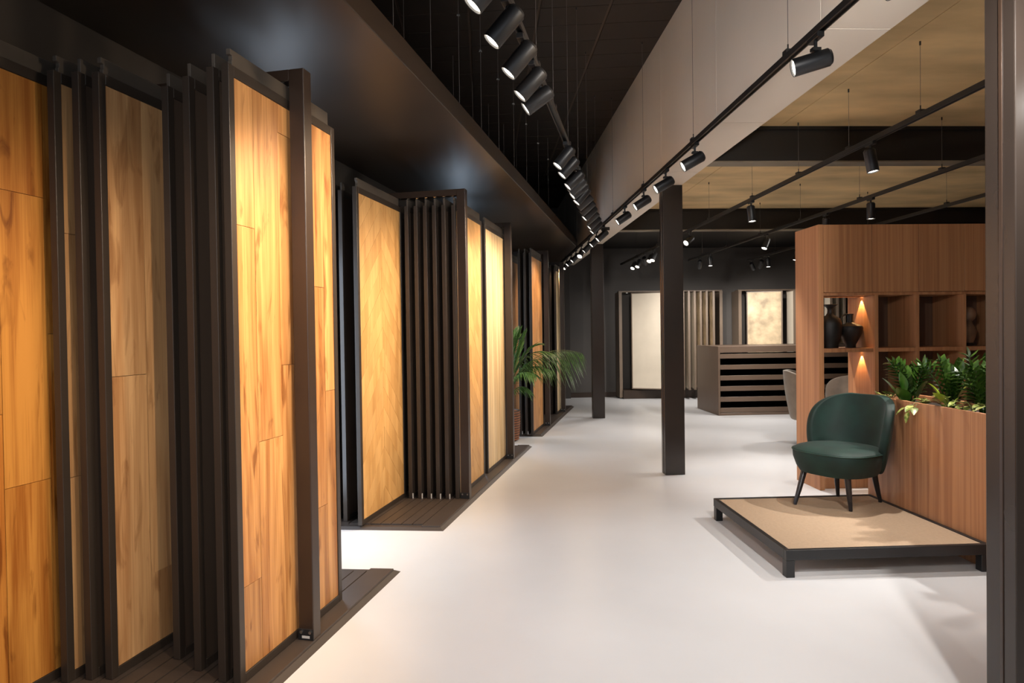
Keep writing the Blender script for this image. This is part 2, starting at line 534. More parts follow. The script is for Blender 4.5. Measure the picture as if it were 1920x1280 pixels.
def panel(u0, k, label, style=None, mat='oak_gold', cols=None, joints=None, group='sliding floor panels', seedv=0, clip=False):
    rp = random.Random(100 + seedv)
    root = thing('sliding_panel', W(u0, slot(k)), ROT, label, 'display panel', group)
    if 'f' not in FRAME:
        m = MB()
        m.box(0, .036, -.0175, .0175, PZ0, PZT).box(PW - .036, PW, -.0175, .0175, PZ0, PZT)
        FRAME['f'] = m.mesh('stiles', 'metal_edge', bevel=.0022, seg=2)
        FRAME['s'] = MB().box(0, .036, -.0175, .0175, PZ0, PZT).mesh('stile', 'metal_edge', bevel=.0022, seg=2)
        FRAME['r'] = MB().box(.036, PW - .036, -.0175, .0175, PZ0, PZ0 + .038).mesh('rail', 'metal_edge', bevel=.0015)
        FRAME['t'] = MB().box(.036, PW - .036, -.0175, .0175, PZT - .045, PZT).mesh('rail', 'metal_edge', bevel=.0015)
        FRAME['h'] = MB().ext([(.03, PZT), (PW - .06, PZT), (PW - .06, PZT + .068), (.02, PZT + .068), (.02, PZT + .045), (.034, PZT + .042), (.034, PZT + .025), (.03, PZT + .02)], 'y', -.012, .008).mesh('hanger_rail', 'hanger', bevel=.0015)
        FRAME['p'] = MB().box(.02, PW - .06, -.010, .006, PZT, PZT + .062).mesh('hanger_rail', 'hanger', bevel=.0015)
        FRAME['b'] = MB().box(.034, PW - .034, -.004, .011, PZ0 + .036, PZT - .043).mesh('back_board', 'backing')
        FRAME['c'] = MB().box(-.004, .006, -.026, -.0175, PZ0, PZ0 + .045).mesh('guide_clip', 'clip', bevel=.001)
    link('stile', FRAME['s'], root)
    link('stile', FRAME['s'], root, (PW - .036, 0, 0))
    link('rail', FRAME['r'], root)
    link('rail', FRAME['t'], root)
    link('hanger_rail', FRAME['h' if style else 'p'], root)
    link('back_board', FRAME['b'], root)
    if clip:
        link('guide_clip', FRAME['c'], root)
    x0, x1, z0, z1 = .0365, PW - .0365, PZ0 + .0385, PZT - .0455
    g = .0011
    ya, yb = -.0125, -.0045
    if style is None:
        MB().box(x0, x1, ya, yb, z0, z1).build('face_board', mat, root)
    elif style == 'straight':
        cols = cols or [.13, .205, .205, .205, .082]
        s = sum(cols)
        x = x0
        for ci, cw in enumerate(cols):
            cw = cw / s * (x1 - x0)
            js = joints[ci] if joints and ci < len(joints) else sorted(rp.uniform(.25, 2.4) for _ in range(2))
            zs = [z0] + [j for j in js if z0 + .05 < j < z1 - .05] + [z1]
            for q in range(len(zs) - 1):
                dy = rp.uniform(-.0007, .0007)
                MB().box(x + g, x + cw - g, ya + dy, yb, zs[q] + g, zs[q + 1] - g).build('plank', mat, root)
            x += cw
    elif style == 'chevron':
        nc = cols or 2
        cw = (x1 - x0) / nc
        h = .165
        for ci in range(nc):
            xa, xb = x0 + ci * cw + g, x0 + (ci + 1) * cw - g
            up = 1 if ci % 2 == 0 else -1
            ang = cw
            z = z0 - ang - h
            while z < z1 + ang + h:
                za, zb = (z, z + ang) if up > 0 else (z + ang, z)
                poly = clip_poly([(xa, za + g), (xb, zb + g), (xb, zb + h - g), (xa, za + h - g)], z0, z1)
                if len(poly) >= 3 and max(p[1] for p in poly) - min(p[1] for p in poly) > .03:
                    dy = rp.uniform(-.0005, .0005)
                    o = MB().ext([(p[0], p[1]) for p in poly], 'y', ya + dy, yb).build('plank', mat, root)
                z += h
    return root


# rack closest to the camera
g1 = 'sliding floor panels'
panel(-3.02, 10, 'orange oak plank panel cut off by the picture edge, closest to the wall', 'straight', 'oak_orange', [.2, .23, .21, .21], [[.8, 1.9], [1.2], [.9, 2.1], [1.52]], seedv=1)
panel(-2.385, 9, 'framed panel showing a sliver of pale oak beside the orange plank panel', 'straight', 'oak_natural', None, [[.9, 1.95], [1.4], [.7, 2.], [1.3], [1]], seedv=2)
panel(-2.345, 8, 'edge-on dark framed panel between the pale sliver and the natural oak panel', None, 'backing')
panel(-2.325, 7, 'natural oak plank panel standing half in shade in the closest rack', 'straight', 'oak_natural', [.2, .215, .215, .2], [[1.33], [1.95, .4], [1.5], [.9]], seedv=3)
panel(-2.12, 5, 'edge-on dark framed panel set furthest back beside the natural oak panel', None, 'backing')
panel(-2.19, 3, 'edge-on dark framed panel, second from the golden oak panel of the closest rack', None, 'backing')
panel(-2.25, 1, 'edge-on dark framed panel right behind the bright golden oak panel', None, 'backing')
panel(-2.265, 0, 'bright golden oak plank panel crossing behind the closest rack post', 'straight', 'oak_gold', [.13, .19, .205, .205, .1], [[.43, 1.97], [1.03], [1.36, 2.45], [.6, 1.75], [1.2]], seedv=4)
# middle rack
panel(.05, 9, 'edge-on dark framed panel furthest from the aisle in the middle rack', None, 'backing')
panel(.01, 8, 'edge-on framed panel with a bluish edge behind the chevron panel', None, 'backing')
panel(-.075, 6, 'large chevron oak panel pulled forward in the middle rack', 'chevron', 'oak_chevron', seedv=5)
panel(1.0, 7, 'dark framed panel set deep between the chevron panel and the six frames', None, 'backing')
ordn = ['sixth', 'fifth', 'fourth', 'third', 'second']
for i, (k, u0) in enumerate(((5, .765), (4, .775), (3, .785), (2, .79), (1, .80))):
    panel(u0, k, 'edge-on dark framed panel, %s from the post in the row of six frames' % ordn[i], None, 'backing', group='six edge-on panels beside the chevron panel', clip=True)
panel(.83, 0, 'chevron oak panel passing behind the first post of the middle rack', 'chevron', 'oak_chevron', group='six edge-on panels beside the chevron panel', seedv=6)
panel(1.85, 0, 'pale brightly lit narrow strip oak panel at the end of the middle rack', 'straight', 'oak_pale', [.07] * 12, [[2.6]] * 12, seedv=7)
panel(2.28, 1, 'oak panel showing a thin strip behind the pale strip panel', 'straight', 'oak_natural', [.2] * 4, seedv=8)
# far rack
panel(4.42, 2, 'edge-on dark framed panel, third from the aisle in the rack behind the palm', None, 'backing', clip=True)
panel(4.42, 1, 'edge-on dark framed panel, second from the aisle in the rack behind the palm', None, 'backing', clip=True)
panel(4.42, 0, 'honey oak panel facing the aisle behind the palm fronds', 'straight', 'oak_gold', [.2] * 4, [[2.6]] * 4, seedv=9)
panel(4.98, 5, 'honey oak panel showing a narrow strip left of the palm', 'straight', 'oak_gold', [.2] * 4, [[2.6]] * 4, seedv=10)
panel(6.75, 3, 'edge-on dark framed panel furthest from the aisle beyond the palm', None, 'backing')
panel(6.72, 2, 'edge-on dark framed panel, third from the last rack post', None, 'backing')
panel(6.72, 1, 'edge-on dark framed panel, second from the last rack post', None, 'backing')
panel(6.74, 0, 'panel with a bright sliver of pale oak beside the last rack post', 'straight', 'oak_pale', [.2] * 4, [[2.6]] * 4, seedv=11)

# ------------------------------------------------------------------ tracks and lamps
TZ = 2.85


def track(name, p0, p1, label, cables, ztop):
    p0, p1 = Vector(p0), Vector(p1)
    v = p1 - p0
    L = v.length
    rz = math.atan2(v.y, v.x)
    root = thing('light_track', (p0.x, p0.y, TZ), rz, label, 'track light rail', 'black light tracks')
    m = MB().ext([(-.0175, 0), (-.0175, .034), (.0175, .034), (.0175, 0), (.011, 0), (.011, .016), (-.011, .016), (-.011, 0)], 'x', 0, L)
    m.build('rail', 'track', root, bevel=.0012)
    for t in cables:
        MB().tube([(t, 0, .06), (t, 0, ztop - TZ)], .0014, 6).build('suspension_cable', 'cable', root)
        MB().box(t - .022, t + .022, -.019, .019, .034, .052).build('cable_clip', 'track', root)
        MB().tube([(t, 0, .05), (t, 0, .082)], .004, 8).build('cable_screw', 'track', root)
        MB().tube([(t, 0, ztop - TZ - .025), (t, 0, ztop - TZ)], .006, 8).build('ceiling_plug', 'track', root)
    return root


def seg_n(u):
    return -1.0 + .0166 * (u + 1.7)


def LT(u):
    return W(u, seg_n(u))


track('light_track', LT(-5.4), LT(3.62), 'black light track angled along the rack aisle under the high ceiling', [.4, 1.9, 3.35, 4.1, 4.75, 5.55, 6.3, 7.2, 8.4], 4.262)
track('light_track', (1.555, -2.2, 0), (1.555, 13.4, 0), 'black light track running along the pale clad beam', [1.0 + 1.47 * i - .0 for i in range(10)], 4.262)
track('light_track', (2.85, -2.2, 0), (2.85, 13.2, 0), 'black light track crossing before the wood cabinet end', [6.28, 7.1, 7.9, 8.9, 10.2, 11.4, 12.6, 14.0], 3.345)
track('light_track', (4.07, -2.2, 0), (4.07, 12.6, 0), 'black light track passing above the wood cabinet doors', [6.6, 7.75, 9.0, 10.3, 11.5, 12.8, 14.0], 3.345)
track('light_track', (5.26, -2.2, 0), (5.26, 12.6, 0), 'black light track furthest towards the side wall', [6.6, 8.0, 9.3, 10.8, 12.2, 13.6], 3.345)

BODY = MB()
seg = 28
ring = lambda r, z: [(r * math.cos(2 * math.pi * k / seg), r * math.sin(2 * math.pi * k / seg), z) for k in range(seg)]
BODY.rings([ring(.033, .006), ring(.036, 0), ring(.041, -.005), ring(.041, -.163), ring(.0395, -.165), ring(.0375, -.163), ring(.0375, -.152), ring(.0, -.152)], cap1=False)
BODY_ME = BODY.mesh('body', 'black', smooth=True)
LENS_ME = MB().rings([ring(.0372, -.1525), ring(.030, -.1575), ring(.014, -.1605)], cap0=False).mesh('lens', 'lens', smooth=True)
ADPT = MB().box(-.05, .05, -.016, .016, -.022, .004).mesh('adapter', 'black', bevel=.002)
STEM = MB().tube([(0, 0, -.02), (0, 0, -.072)], .008, 10).box(-.014, .014, -.02, .02, -.07, -.055).mesh('stem', 'black')


def lamp(p, d, label, group, energy, color, rz=0.0, size=80, blend=.9, on=True, drop=.115):
    d = Vector(d).normalized()
    root = thing('track_spotlight', (p[0], p[1], TZ), rz, label, 'spotlight', group)
    link('adapter', ADPT, root)
    link('stem', STEM, root)
    q = (Matrix.Rotation(-rz, 3, 'Z') @ d).to_track_quat('-Z', 'Y')
    back = Vector((0, 0, -drop)) - (Matrix.Rotation(-rz, 3, 'Z') @ d) * .062
    for nm, me in (('body', BODY_ME), ('lens', LENS_ME)):
        o = link(nm, me, root, back)
        o.rotation_mode = 'QUATERNION'
        o.rotation_quaternion = q
    if on:
        l = bpy.data.lights.new('lamp_beam', 'SPOT')
        l.energy, l.color, l.spot_size, l.spot_blend, l.shadow_soft_size = energy, color, R(size), blend, .03
        lo = bpy.data.objects.new('lamp_beam', l)
        COL.objects.link(lo)
        lo.parent = root
        lo.rotation_mode = 'QUATERNION'
        lo.rotation_quaternion = q
        lo.location = back + (Matrix.Rotation(-rz, 3, 'Z') @ d) * .172
    return root


ORD = ['first', 'second', 'third', 'fourth', 'fifth', 'sixth', 'seventh', 'eighth', 'ninth', 'tenth', 'eleventh', 'twelfth', 'thirteenth', 'fourteenth']


def aim(b, s):       # b degrees from straight down towards the racks, s sideways along the aisle
    return N_ * math.sin(R(b)) + U * s + Vector((0, 0, -math.cos(R(b))))


g = 'spotlights of the near cluster on the aisle track'
for i, (u, b, s) in enumerate(((-3.6, 44, 0), (-2.95, 46, .1), (-2.34, 40, -.14), (-2.04, 40, -.14), (-1.71, 40, -.13), (-1.41, 42, -.14), (-1.17, 54, -.16))):  # first two are unseen lamps, added to light the orange oak panel
    lamp(LT(u), aim(b, s), 'black cylinder spotlight, %s in the near cluster on the aisle track' % ORD[i], g, SPOT_W * (1.5 if i > 4 or i < 2 else .9), WARM, ROT, drop=.085)
g = 'spotlights of the far cluster on the aisle track'
for i, (u, b, s) in enumerate(((.0, 38, -.20), (.3, 42, -.18), (.72, 46, -.18), (.93, 48, -.02), (1.12, 50, -.2), (1.36, 40, -.16), (1.66, 52, .05), (1.95, 50, .0), (2.26, 46, -.14), (2.55, 52, .15), (2.88, 46, -.12), (3.2, 42, -.12))):
    lamp(LT(u), aim(b, s), 'small black spotlight, %s in the far cluster on the aisle track' % ORD[i], g, SPOT_W * (1.35 if i < 2 else .85), WARM, ROT, drop=.085)

g = 'spotlights along the pale beam'
for i, (y, d) in enumerate(((2.24, (-.93, .25, -.25)), (2.94, (-.93, .24, -.22)), (4.65, (-.84, .07, -.46)), (5.40, (-.84, .03, -.47)), (6.15, (-.82, .03, -.5)), (6.98, (-.8, .03, -.52)), (8.25, (-.72, .0, -.62)), (8.75, (-.7, .0, -.65)), (9.4, (-.7, .05, -.7)), (10.1, (-.4, -.6, -.7)), (10.7, (-.7, -.05, -.7)), (11.3, (-.7, -.05, -.7)), (11.9, (-.6, -.3, -.7)), (12.6, (-.7, -.1, -.7)))):
    lamp((1.555, y), d, 'black cylinder spotlight, %s along the pale clad beam' % ORD[i], g, SPOT_W * .8, WARM, R(90))

g = 'spotlights on the tracks over the cabinet'
ZD = (0, 0, -1)
for p, d, lab, e in (
        ((2.85, 4.62), (.12, -.1, -1), 'black spotlight tilted slightly under the steel beam', FLOOR_W),
        ((2.85, 6.73), (.05, -.12, -1), 'black spotlight pointing straight down between column and cabinet', FLOOR_W * 1.5),
        ((2.85, 8.77), (-.75, -.5, -.55), 'black spotlight tilted sharply beside the middle column', FLOOR_W * .5),
        ((2.85, 9.9), (.42, .78, -.46), 'dark spotlight tilted towards the cream tile beside the middle column', SPOT_W * 1.3),
        ((2.85, 11.25), (.32, .72, -.55), 'dark spotlight between two lit ones, turned towards the cream tile', SPOT_W * 1.2),
        ((2.85, 10.63), (-.4, -.4, -.8), 'lit spotlight touching the middle column, first of two', SPOT_W * .8),
        ((2.85, 10.84), (-.45, -.5, -.75), 'lit spotlight close beside the middle column, second of two', SPOT_W * .8),
        ((2.85, 11.68), (-.4, -.4, -.8), 'lit spotlight above the cream tile, first of the pair', SPOT_W * .8),
        ((2.85, 12.05), (-.45, -.5, -.75), 'lit spotlight above the cream tile, second of the pair', SPOT_W * .8),
        ((4.07, 11.95), (.12, .66, -.74), 'dark spotlight turned towards the narrow tile leaves', SPOT_W * 3),
        ((5.26, 12.0), (.05, .68, -.72), 'dark spotlight turned towards the weathered tan tile', SPOT_W * 1.9),
        ((5.26, 12.4), (.55, .55, -.65), 'dark spotlight turned towards the pale leaves beside the tan tile', SPOT_W * 3),
        ((4.07, 6.6), ZD, 'black spotlight pointing straight down above the cabinet doors', FLOOR_W * .6),
        ((4.07, 7.49), (0, .15, -1), 'dark spotlight above the cabinet facing away', FLOOR_W * .4),
        ((4.07, 9.1), (-.4, -.2, -.85), 'black spotlight tilted beside the top of the cabinet end', FLOOR_W * .6),
        ((4.07, 11.4), (0, -.16, -1), 'lit spotlight pointing down over the cream tile leaves', SPOT_W),
        ((5.26, 11.7), (0, -.16, -1), 'lit spotlight pointing down over the tan tile', SPOT_W),
        ((2.85, 3.25), (-.3, .25, -.9), 'spotlight above the platform, hidden by the closest column', FLOOR_W * .45),
        ((4.07, 4.25), (-.42, .1, -.9), 'spotlight above the planter, hidden by the closest column', FLOOR_W * 1.5),
):
    lamp(p, d, lab, g, e, NEUTRAL, R(90), 105 if 'towards' in lab else 66)
# unseen wide lamps, added on the tracks to brighten floor and aisle
g = 'added floor fill lights out of view'
for p, d, lab, e in (
        ((2.85, 1.2), (-.35, .3, -.9), 'added wide fill light above the front floor on the second track', WASH_W * .15),
        ((1.555, 0.8), (-.3, .3, -.9), 'added wide fill light above the front floor on the beam track', WASH_W * .35),
        ((1.555, -.2), (.0, .3, -.9), 'added wide fill light on the beam track just above the picture', WASH_W * .5),
        ((1.555, 1.4), (-.12, .86, -.48), 'added wide fill light on the beam track above the picture, aimed down the aisle', WASH_W * 2.3),
        ((LT(-4.3).x, LT(-4.3).y), (.34, .86, -.46), 'added wide fill light on the aisle track above the picture, aimed down the aisle', WASH_W * 1.5),
        ((5.26, 8.9), (-.75, .1, -.75), 'added wide fill light hidden behind the cabinet, first', WASH_W),
        ((5.26, 9.8), (-.7, .3, -.75), 'added wide fill light hidden behind the cabinet, second', WASH_W),
        ((5.26, 10.6), (-.3, .0, -.95), 'added wide fill light hidden behind the cabinet, third', WASH_W),
):
    lamp(p, d, lab, g, e, NEUTRAL, R(90), 125, .9)

# short feed bar joining the two tracks with its cable
t = thing('track_feed_bar', (1.60, 8.62, 2.862), 0, 'short black feed bar joining the aisle track to the beam track', 'feed bar')
MB().box(0, .11, -.02, .02, -.012, .03).box(-.10, .0, -.012, .012, .0, .02).build('bar', 'track', t, bevel=.002)
MB().tube([(-.1, 0, .01), (-.14, 0, .03), (-.16, 0, .09), (-.20, 0, .14), (-.27, 0, .15)], .005, 8).build('feed_cable', 'black', t)

# ------------------------------------------------------------------ platform and green chair
t = thing('display_platform', (2.43, 4.39, 0), 0, 'low square display platform with tan top and black metal frame', 'platform')
hx, hy = .635, .613
m = MB()
for sx0, sx1, sy0, sy1 in ((-hx, hx, -hy, -hy + .03), (-hx, hx, hy - .03, hy), (-hx, -hx + .03, -hy + .03, hy - .03), (hx - .03, hx, -hy + .03, hy - .03)):
    MB().box(sx0, sx1, sy0, sy1, .105, .168).build('frame_rail', 'black', t, bevel=.002)
MB().box(-hx + .03, hx - .03, -hy + .03, hy - .03, .13, .163).build('top', 'plat_top', t)
for sx in (-1, 1):
    for sy in (-1, 1):
        cx, cy = sx * (hx - .028), sy * (hy - .028)
        MB().box(cx - .026, cx + .026, cy - .026, cy + .026, 0, .105).build('leg', 'black', t, bevel=.002)


def super_ring(rx, ry, z, e=2.6, n=40, yo=0, front=1.0):
    out = []
    for k in range(n):
        a = 2 * math.pi * k / n
        c, s = math.cos(a), math.sin(a)
        x = rx * math.copysign(abs(c) ** (2 / e), c)
        y = ry * math.copysign(abs(s) ** (2 / e), s)
        if y > 0:
            x *= 1 - .10 * (y / ry) ** 2
        out.append((x, y + yo, z))
    return out


def shell(zlo, zhi, zc, zr, amax, r0, r1, lean, thick, nz=12, nt=21, ex=2.6, yo=0.0, dip=0.0):
    vs, fs = [], []
    for i in range(nz):
        z = zlo + (zhi - zlo) * math.sin(i / (nz - 1) * math.pi / 2) ** .85
        A = amax * max(0.02, 1 - min(1, abs((z - zc) / zr)) ** ex) ** (1 / ex)
        f = (z - zlo) / (zhi - zlo)
        r = r0 + (r1 - r0) * math.sin(min(1, f * 1.15) * math.pi / 2)
        for j in range(nt):
            t_ = -1 + 2 * j / (nt - 1)
            a = A * t_
            vs.append((r * math.sin(a), r * math.cos(a) * .95 + yo + lean * f, z - dip * (1 - abs(t_)) * f))
    for i in range(nz - 1):
        for j in range(nt - 1):
            k = i * nt + j
            fs.append((k, k + 1, k + nt + 1, k + nt))
    return MB().add(vs, fs)


def soft(o, thick, lv=2, off=-1):
    s = o.modifiers.new('thick', 'SOLIDIFY')
    s.thickness, s.offset = thick, off
    s.use_even_offset = True
    b = o.modifiers.new('round', 'SUBSURF')
    b.levels = b.render_levels = lv
    o.data.shade_smooth()


th = R(-62.6)
CH = (2.70, 4.772, .165)
t = thing('cocktail_chair', CH, th, 'dark green velvet chair with black tapered legs on the platform', 'chair')
st = MB().rings([super_ring(.225, .222, .243, 2.6), super_ring(.25, .246, .247, 2.7), super_ring(.272, .268, .29, 2.8), super_ring(.292, .287, .355, 2.8), super_ring(.300, .295, .405), super_ring(.296, .292, .418), super_ring(.27, .266, .434), super_ring(.2, .2, .446), super_ring(.1, .1, .45)])
so_ = st.build('seat', 'velvet', t, smooth=True)
so_.location = (0, -.03, 0)
so_.data.shade_smooth()
ring_ = super_ring(.302, .297, .411, n=60)
MB().tube(ring_ + [ring_[0]], .0048, 8, False).build('piping', 'piping', so_, smooth=True)
bk = shell(.25, .815, .51, .308, R(84), .243, .287, .066, .06, yo=-.035)
bo = bk.build('backrest', 'velvet', t)
soft(bo, .062)
Ri = Matrix.Rotation(-th, 3, 'Z')
for fx, fy, hx_, hy_ in ((2.344, 4.778, -.17, -.19), (2.648, 4.559, .17, -.19), (3.004, 4.776, .15, .16), (2.786, 4.974, -.15, .16)):
    f = Ri @ Vector((fx - CH[0], fy - CH[1], 0))
    MB().tube([(hx_, hy_, .275), (f.x * .6 + hx_ * .4, f.y * .6 + hy_ * .4, .11), (f.x, f.y, .012), (f.x, f.y, 0)], [.024, .0185, .0135, .0125], 16).build('leg', 'leg_black', t, smooth=True)


def tub(loc, rz, label):
    t = thing('tub_chair', loc, rz, label, 'chair', 'grey velvet tub chairs')
    b = shell(.31, .95, .56, .395, R(112), .235, .295, .03, .05, ex=2.4, dip=.0).build('backrest', 'grey_velvet', t)
    soft(b, .05)
    s = MB().rings([super_ring(.17, .17, .31), super_ring(.2, .2, .33), super_ring(.255, .25, .42), super_ring(.262, .255, .46), super_ring(.25, .245, .485), super_ring(.16, .16, .5)])
    o = s.build('seat', 'grey_velvet', t, smooth=True)
    o.location = (0, -.01, 0)
    for sx in (-1, 1):
        for sy in (-1, 1):
            MB().tube([(sx * .14, sy * .14, .33), (sx * .17, sy * .17, 0)], [.016, .010], 12).build('leg', 'leg_black', t, smooth=True)


tub((4.27, 8.2, 0), R(62), 'taupe velvet tub chair peeking past the cabinet end panel')
tub((4.45, 7.55, 0), R(172), 'taupe velvet tub chair seen from behind through the open niche')

# ------------------------------------------------------------------ wood cabinet
CF, CB, CT = 5.80, 6.24, 2.448
t = thing('shelf_cabinet', (3.08, CF, 0), 0, 'tall walnut cabinet with upper doors and open niches', 'cabinet')
D = CB - CF
SH = 1.272, 1.308
NT = 1.796
XE = 4.3      # cabinet runs on behind the column


def cb(name, x0, x1, y0, y1, z0, z1, mat='lamin', par=t, bev=.0015):
    return MB().box(x0, x1, y0, y1, z0, z1).build(name, mat, par, bevel=bev)


cb('side_panel', 0, .047, 0, D, 0, CT)
cb('side_panel', .527, .563, .0, D, .10, NT)
cb('divider', .920, .955, .004, D - .02, .10, NT)
cb('divider', 1.377, 1.405, .004, D - .02, .10, NT)
cb('divider', 1.83, 1.86, .004, D - .02, .10, NT)
cb('side_panel', 2.28, 2.32, 0, D, .10, CT)
cb('top_panel', .047, 2.32, .02, D, CT - .03, CT - .001)
cb('rail', .047, 2.28, .02, D, NT, NT + .026)
cb('shelf', .047, .527, .02, D, SH[0], SH[1])
for xa, xb in ((.563, .920), (.955, 1.377), (1.405, 1.83), (1.86, 2.28)):
    cb('shelf', xa, xb, .006, D - .02, SH[0], SH[1])
cb('plinth', .047, 2.28, .06, D, 0, .10)
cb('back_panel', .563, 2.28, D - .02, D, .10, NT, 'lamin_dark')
cb('back_panel', .047, 2.28, D - .02, D, NT + .026, CT - .03)
for xa, xb in ((.05, .5035), (.5075, .949), (.953, 1.383), (1.387, 1.829), (1.833, 2.278)):
    cb('door', xa, xb, 0, .02, NT + .028, CT - .002)
cb('lip', .047, .527, D * .36, D * .38, NT - .008, NT)
cb('lip', .047, .527, D * .56, D * .58, NT - .008, NT)
o = MB().box(.05, .525, D * .43, D * .50, NT - .004, NT - .001).build('led_strip', 'led', t)
o2 = MB().box(.05, .525, D * .43, D * .50, SH[0] - .004, SH[0] - .001).build('led_strip', 'led', t)
for zz in (NT - .012, SH[0] - .012):
    l = bpy.data.lights.new('led_glow', 'SPOT')
    l.energy, l.color, l.spot_size, l.spot_blend, l.shadow_soft_size = 15, (1, .56, .22), R(58), .25, .004
    lo = bpy.data.objects.new('led_glow', l)
    COL.objects.link(lo)
    lo.parent = t
    lo.location = (.502, D * .465, zz)
    lo.rotation_euler = (0, R(-9), 0)

# vessels on the niche shelf
vz = SH[1]
v = MB().lathe([(.07, 0), (.073, .006), (.073, .03), (.085, .07), (.100, .12), (.107, .18), (.105, .235), (.091, .275), (.06, .298), (.036, .312), (.025, .332), (.022, .357), (.026, .375), (.036, .389), (.058, .402), (.0725, .412), (.069, .414), (.052, .404), (.022, .385), (.016, .36)], 40)
o = v.build('vase', 'ceramic', smooth=True, loc=(3.30, 6.01, vz))
tag(o, 'tall matt black vase with a wide flared lip on the niche shelf', 'vase')
t2 = thing('jug', (3.505, 6.02, vz), 0, 'squat matt black jug with a loop handle on the niche shelf', 'jug')
MB().lathe([(.044, 0), (.046, .004), (.046, .028), (.067, .068), (.092, .125), (.106, .165), (.109, .188), (.103, .205), (.08, .219), (.045, .229), (.031, .24), (.027, .262), (.026, .30), (.029, .322), (.0265, .323), (.022, .30), (.02, .26)], 40).build('body', 'ceramic', t2, smooth=True)
MB().tube([(-.024, 0, .315), (-.05, 0, .318), (-.078, 0, .303), (-.095, 0, .278), (-.101, 0, .25), (-.096, 0, .215), (-.088, 0, .2)], [.010, .0085, .0075, .0075, .0075, .0085, .010], 12).build('handle', 'ceramic', t2, smooth=True)

# sculpture in the niche beside the closest column
t3 = thing('sculpture', (4.66, 6.02, vz), R(20), 'brown glazed abstract bust in the niche beside the closest column', 'sculpture')
MB().box(-.06, .06, -.05, .05, 0, .03).build('base', 'ceramic', t3, bevel=.003)
MB().rings([super_ring(.05, .04, .03), super_ring(.075, .055, .08), super_ring(.085, .06, .14), super_ring(.07, .05, .19, yo=.004), super_ring(.042, .038, .215), super_ring(.035, .034, .235)]).build('torso', 'statue', t3, smooth=True)
MB().rings([super_ring(.036, .034, .232, 2), super_ring(.058, .056, .26, 2, yo=-.006), super_ring(.068, .066, .30, 2, yo=-.008), super_ring(.06, .06, .345, 2, yo=-.004), super_ring(.035, .036, .372, 2), super_ring(.01, .01, .38, 2)]).build('head', 'statue', t3, smooth=True)

# ------------------------------------------------------------------ planter and plants
PX0, PX1, PY0, PY1, PT = 3.072, 3.46, 2.3, 5.04, .958
t = thing('planter', (PX0, PY0, 0), 0, 'long walnut planter box beside the tan platform', 'planter')
lx, ly = PX1 - PX0, PY1 - PY0
MB().box(0, .02, 0, ly, 0, PT).build('front_panel', 'lamin', t, bevel=.0015)
MB().box(lx - .02, lx, 0, ly, 0, PT).build('back_panel', 'lamin', t, bevel=.0015)
MB().box(.02, lx - .02, ly - .02, ly, 0, PT).build('end_panel', 'lamin', t, bevel=.0015)
MB().box(.02, lx - .02, 0, .02, 0, PT).build('end_panel', 'lamin', t, bevel=.0015)
so2 = MB()
nx, ny = 8, 50
vs, fs = [], []
for i in range(nx + 1):
    for j in range(ny + 1):
        vs.append((.02 + (lx - .04) * i / nx, .02 + (ly - .04) * j / ny, PT - .05 + rnd.uniform(-.012, .018)))
for i in range(nx):
    for j in range(ny):
        k = i * (ny + 1) + j
        fs.append((k, k + ny + 1, k + ny + 2, k + 1))
o = so2.add(vs, fs).build('soil', 'soil', t)
o['kind'] = 'stuff'


def leaf(m, base, d, up, L, wd, droop=.15, ns=6, fold=.18, tipw=1.0):
    """a pointed leaf blade with a folded midrib"""
    d = Vector(d).normalized()
    up = Vector(up)
    sd = d.cross(up)
    if sd.length < 1e-4:
        sd = Vector((1, 0, 0))
    sd.normalize()
    nn = sd.cross(d).normalized()
    vs, fs = [], []
    for i in range(ns + 1):
        s = i / ns
        c = Vector(base) + d * (L * s) + Vector((0, 0, -droop * L * s * s))
        h = wd * .5 * (math.sin(math.pi * min(1, s ** .75 * .97 + .03))) ** .8 if 0 < i < ns else wd * .04
        vs += [c - sd * h + nn * (h * fold * 2), c, c + sd * h + nn * (h * fold * 2)]
    for i in range(ns):
        k = i * 3
        fs += [(k, k + 1, k + 4, k + 3), (k + 1, k + 2, k + 5, k + 4)]
    m.add(vs, fs)


def curve3(p0, p1, p2, n):
    p0, p1, p2 = Vector(p0), Vector(p1), Vector(p2)
    return [p0 * (1 - s) ** 2 + p1 * 2 * s * (1 - s) + p2 * s * s for s in [i / n for i in range(n + 1)]]


def zz_plant(x, y, h, n, label, seedv):
    rp = random.Random(seedv)
    root = thing('zz_plant', (x, y, PT - .05), 0, label, 'plant', 'glossy stemmed plants in the planter')
    for i in range(n):
        a = 2 * math.pi * i / n + rp.uniform(-.4, .4)
        rr = rp.uniform(.06, .17)
        hh = h * rp.uniform(.72, 1.05)
        cx = [(.015 * math.cos(a), .015 * math.sin(a), 0), (.05 * math.cos(a), .05 * math.sin(a), hh * .6), (rr * math.cos(a), rr * math.sin(a), hh)]
        cv = curve3(*cx, 10)
        m = MB().tube(cv, [.0075 - .0005 * q for q in range(11)], 7)
        st_ = m.build('stem', 'zz', root, smooth=True)
        m2 = MB()
        for q in range(2, 11):
            tdir = (cv[min(q + 1, 10)] - cv[q - 1]).normalized()
            sd = tdir.cross(Vector((math.sin(a), -math.cos(a), .2))).normalized()
            for sgn in (-1, 1):
                ld = (sd * sgn * .85 + tdir * .62 + Vector((0, 0, .1))).normalized()
                leaf(m2, cv[q], ld, Vector((-math.cos(a), -math.sin(a), .6)), .105 * rp.uniform(.8, 1.1) * (1 if q < 9 else .8), .044, .12, 5)
        leaf(m2, cv[10], (cv[10] - cv[9]), (1, 0, .3), .08, .03, .1, 5)
        m2.build('leaflets', 'zz', st_, smooth=True)


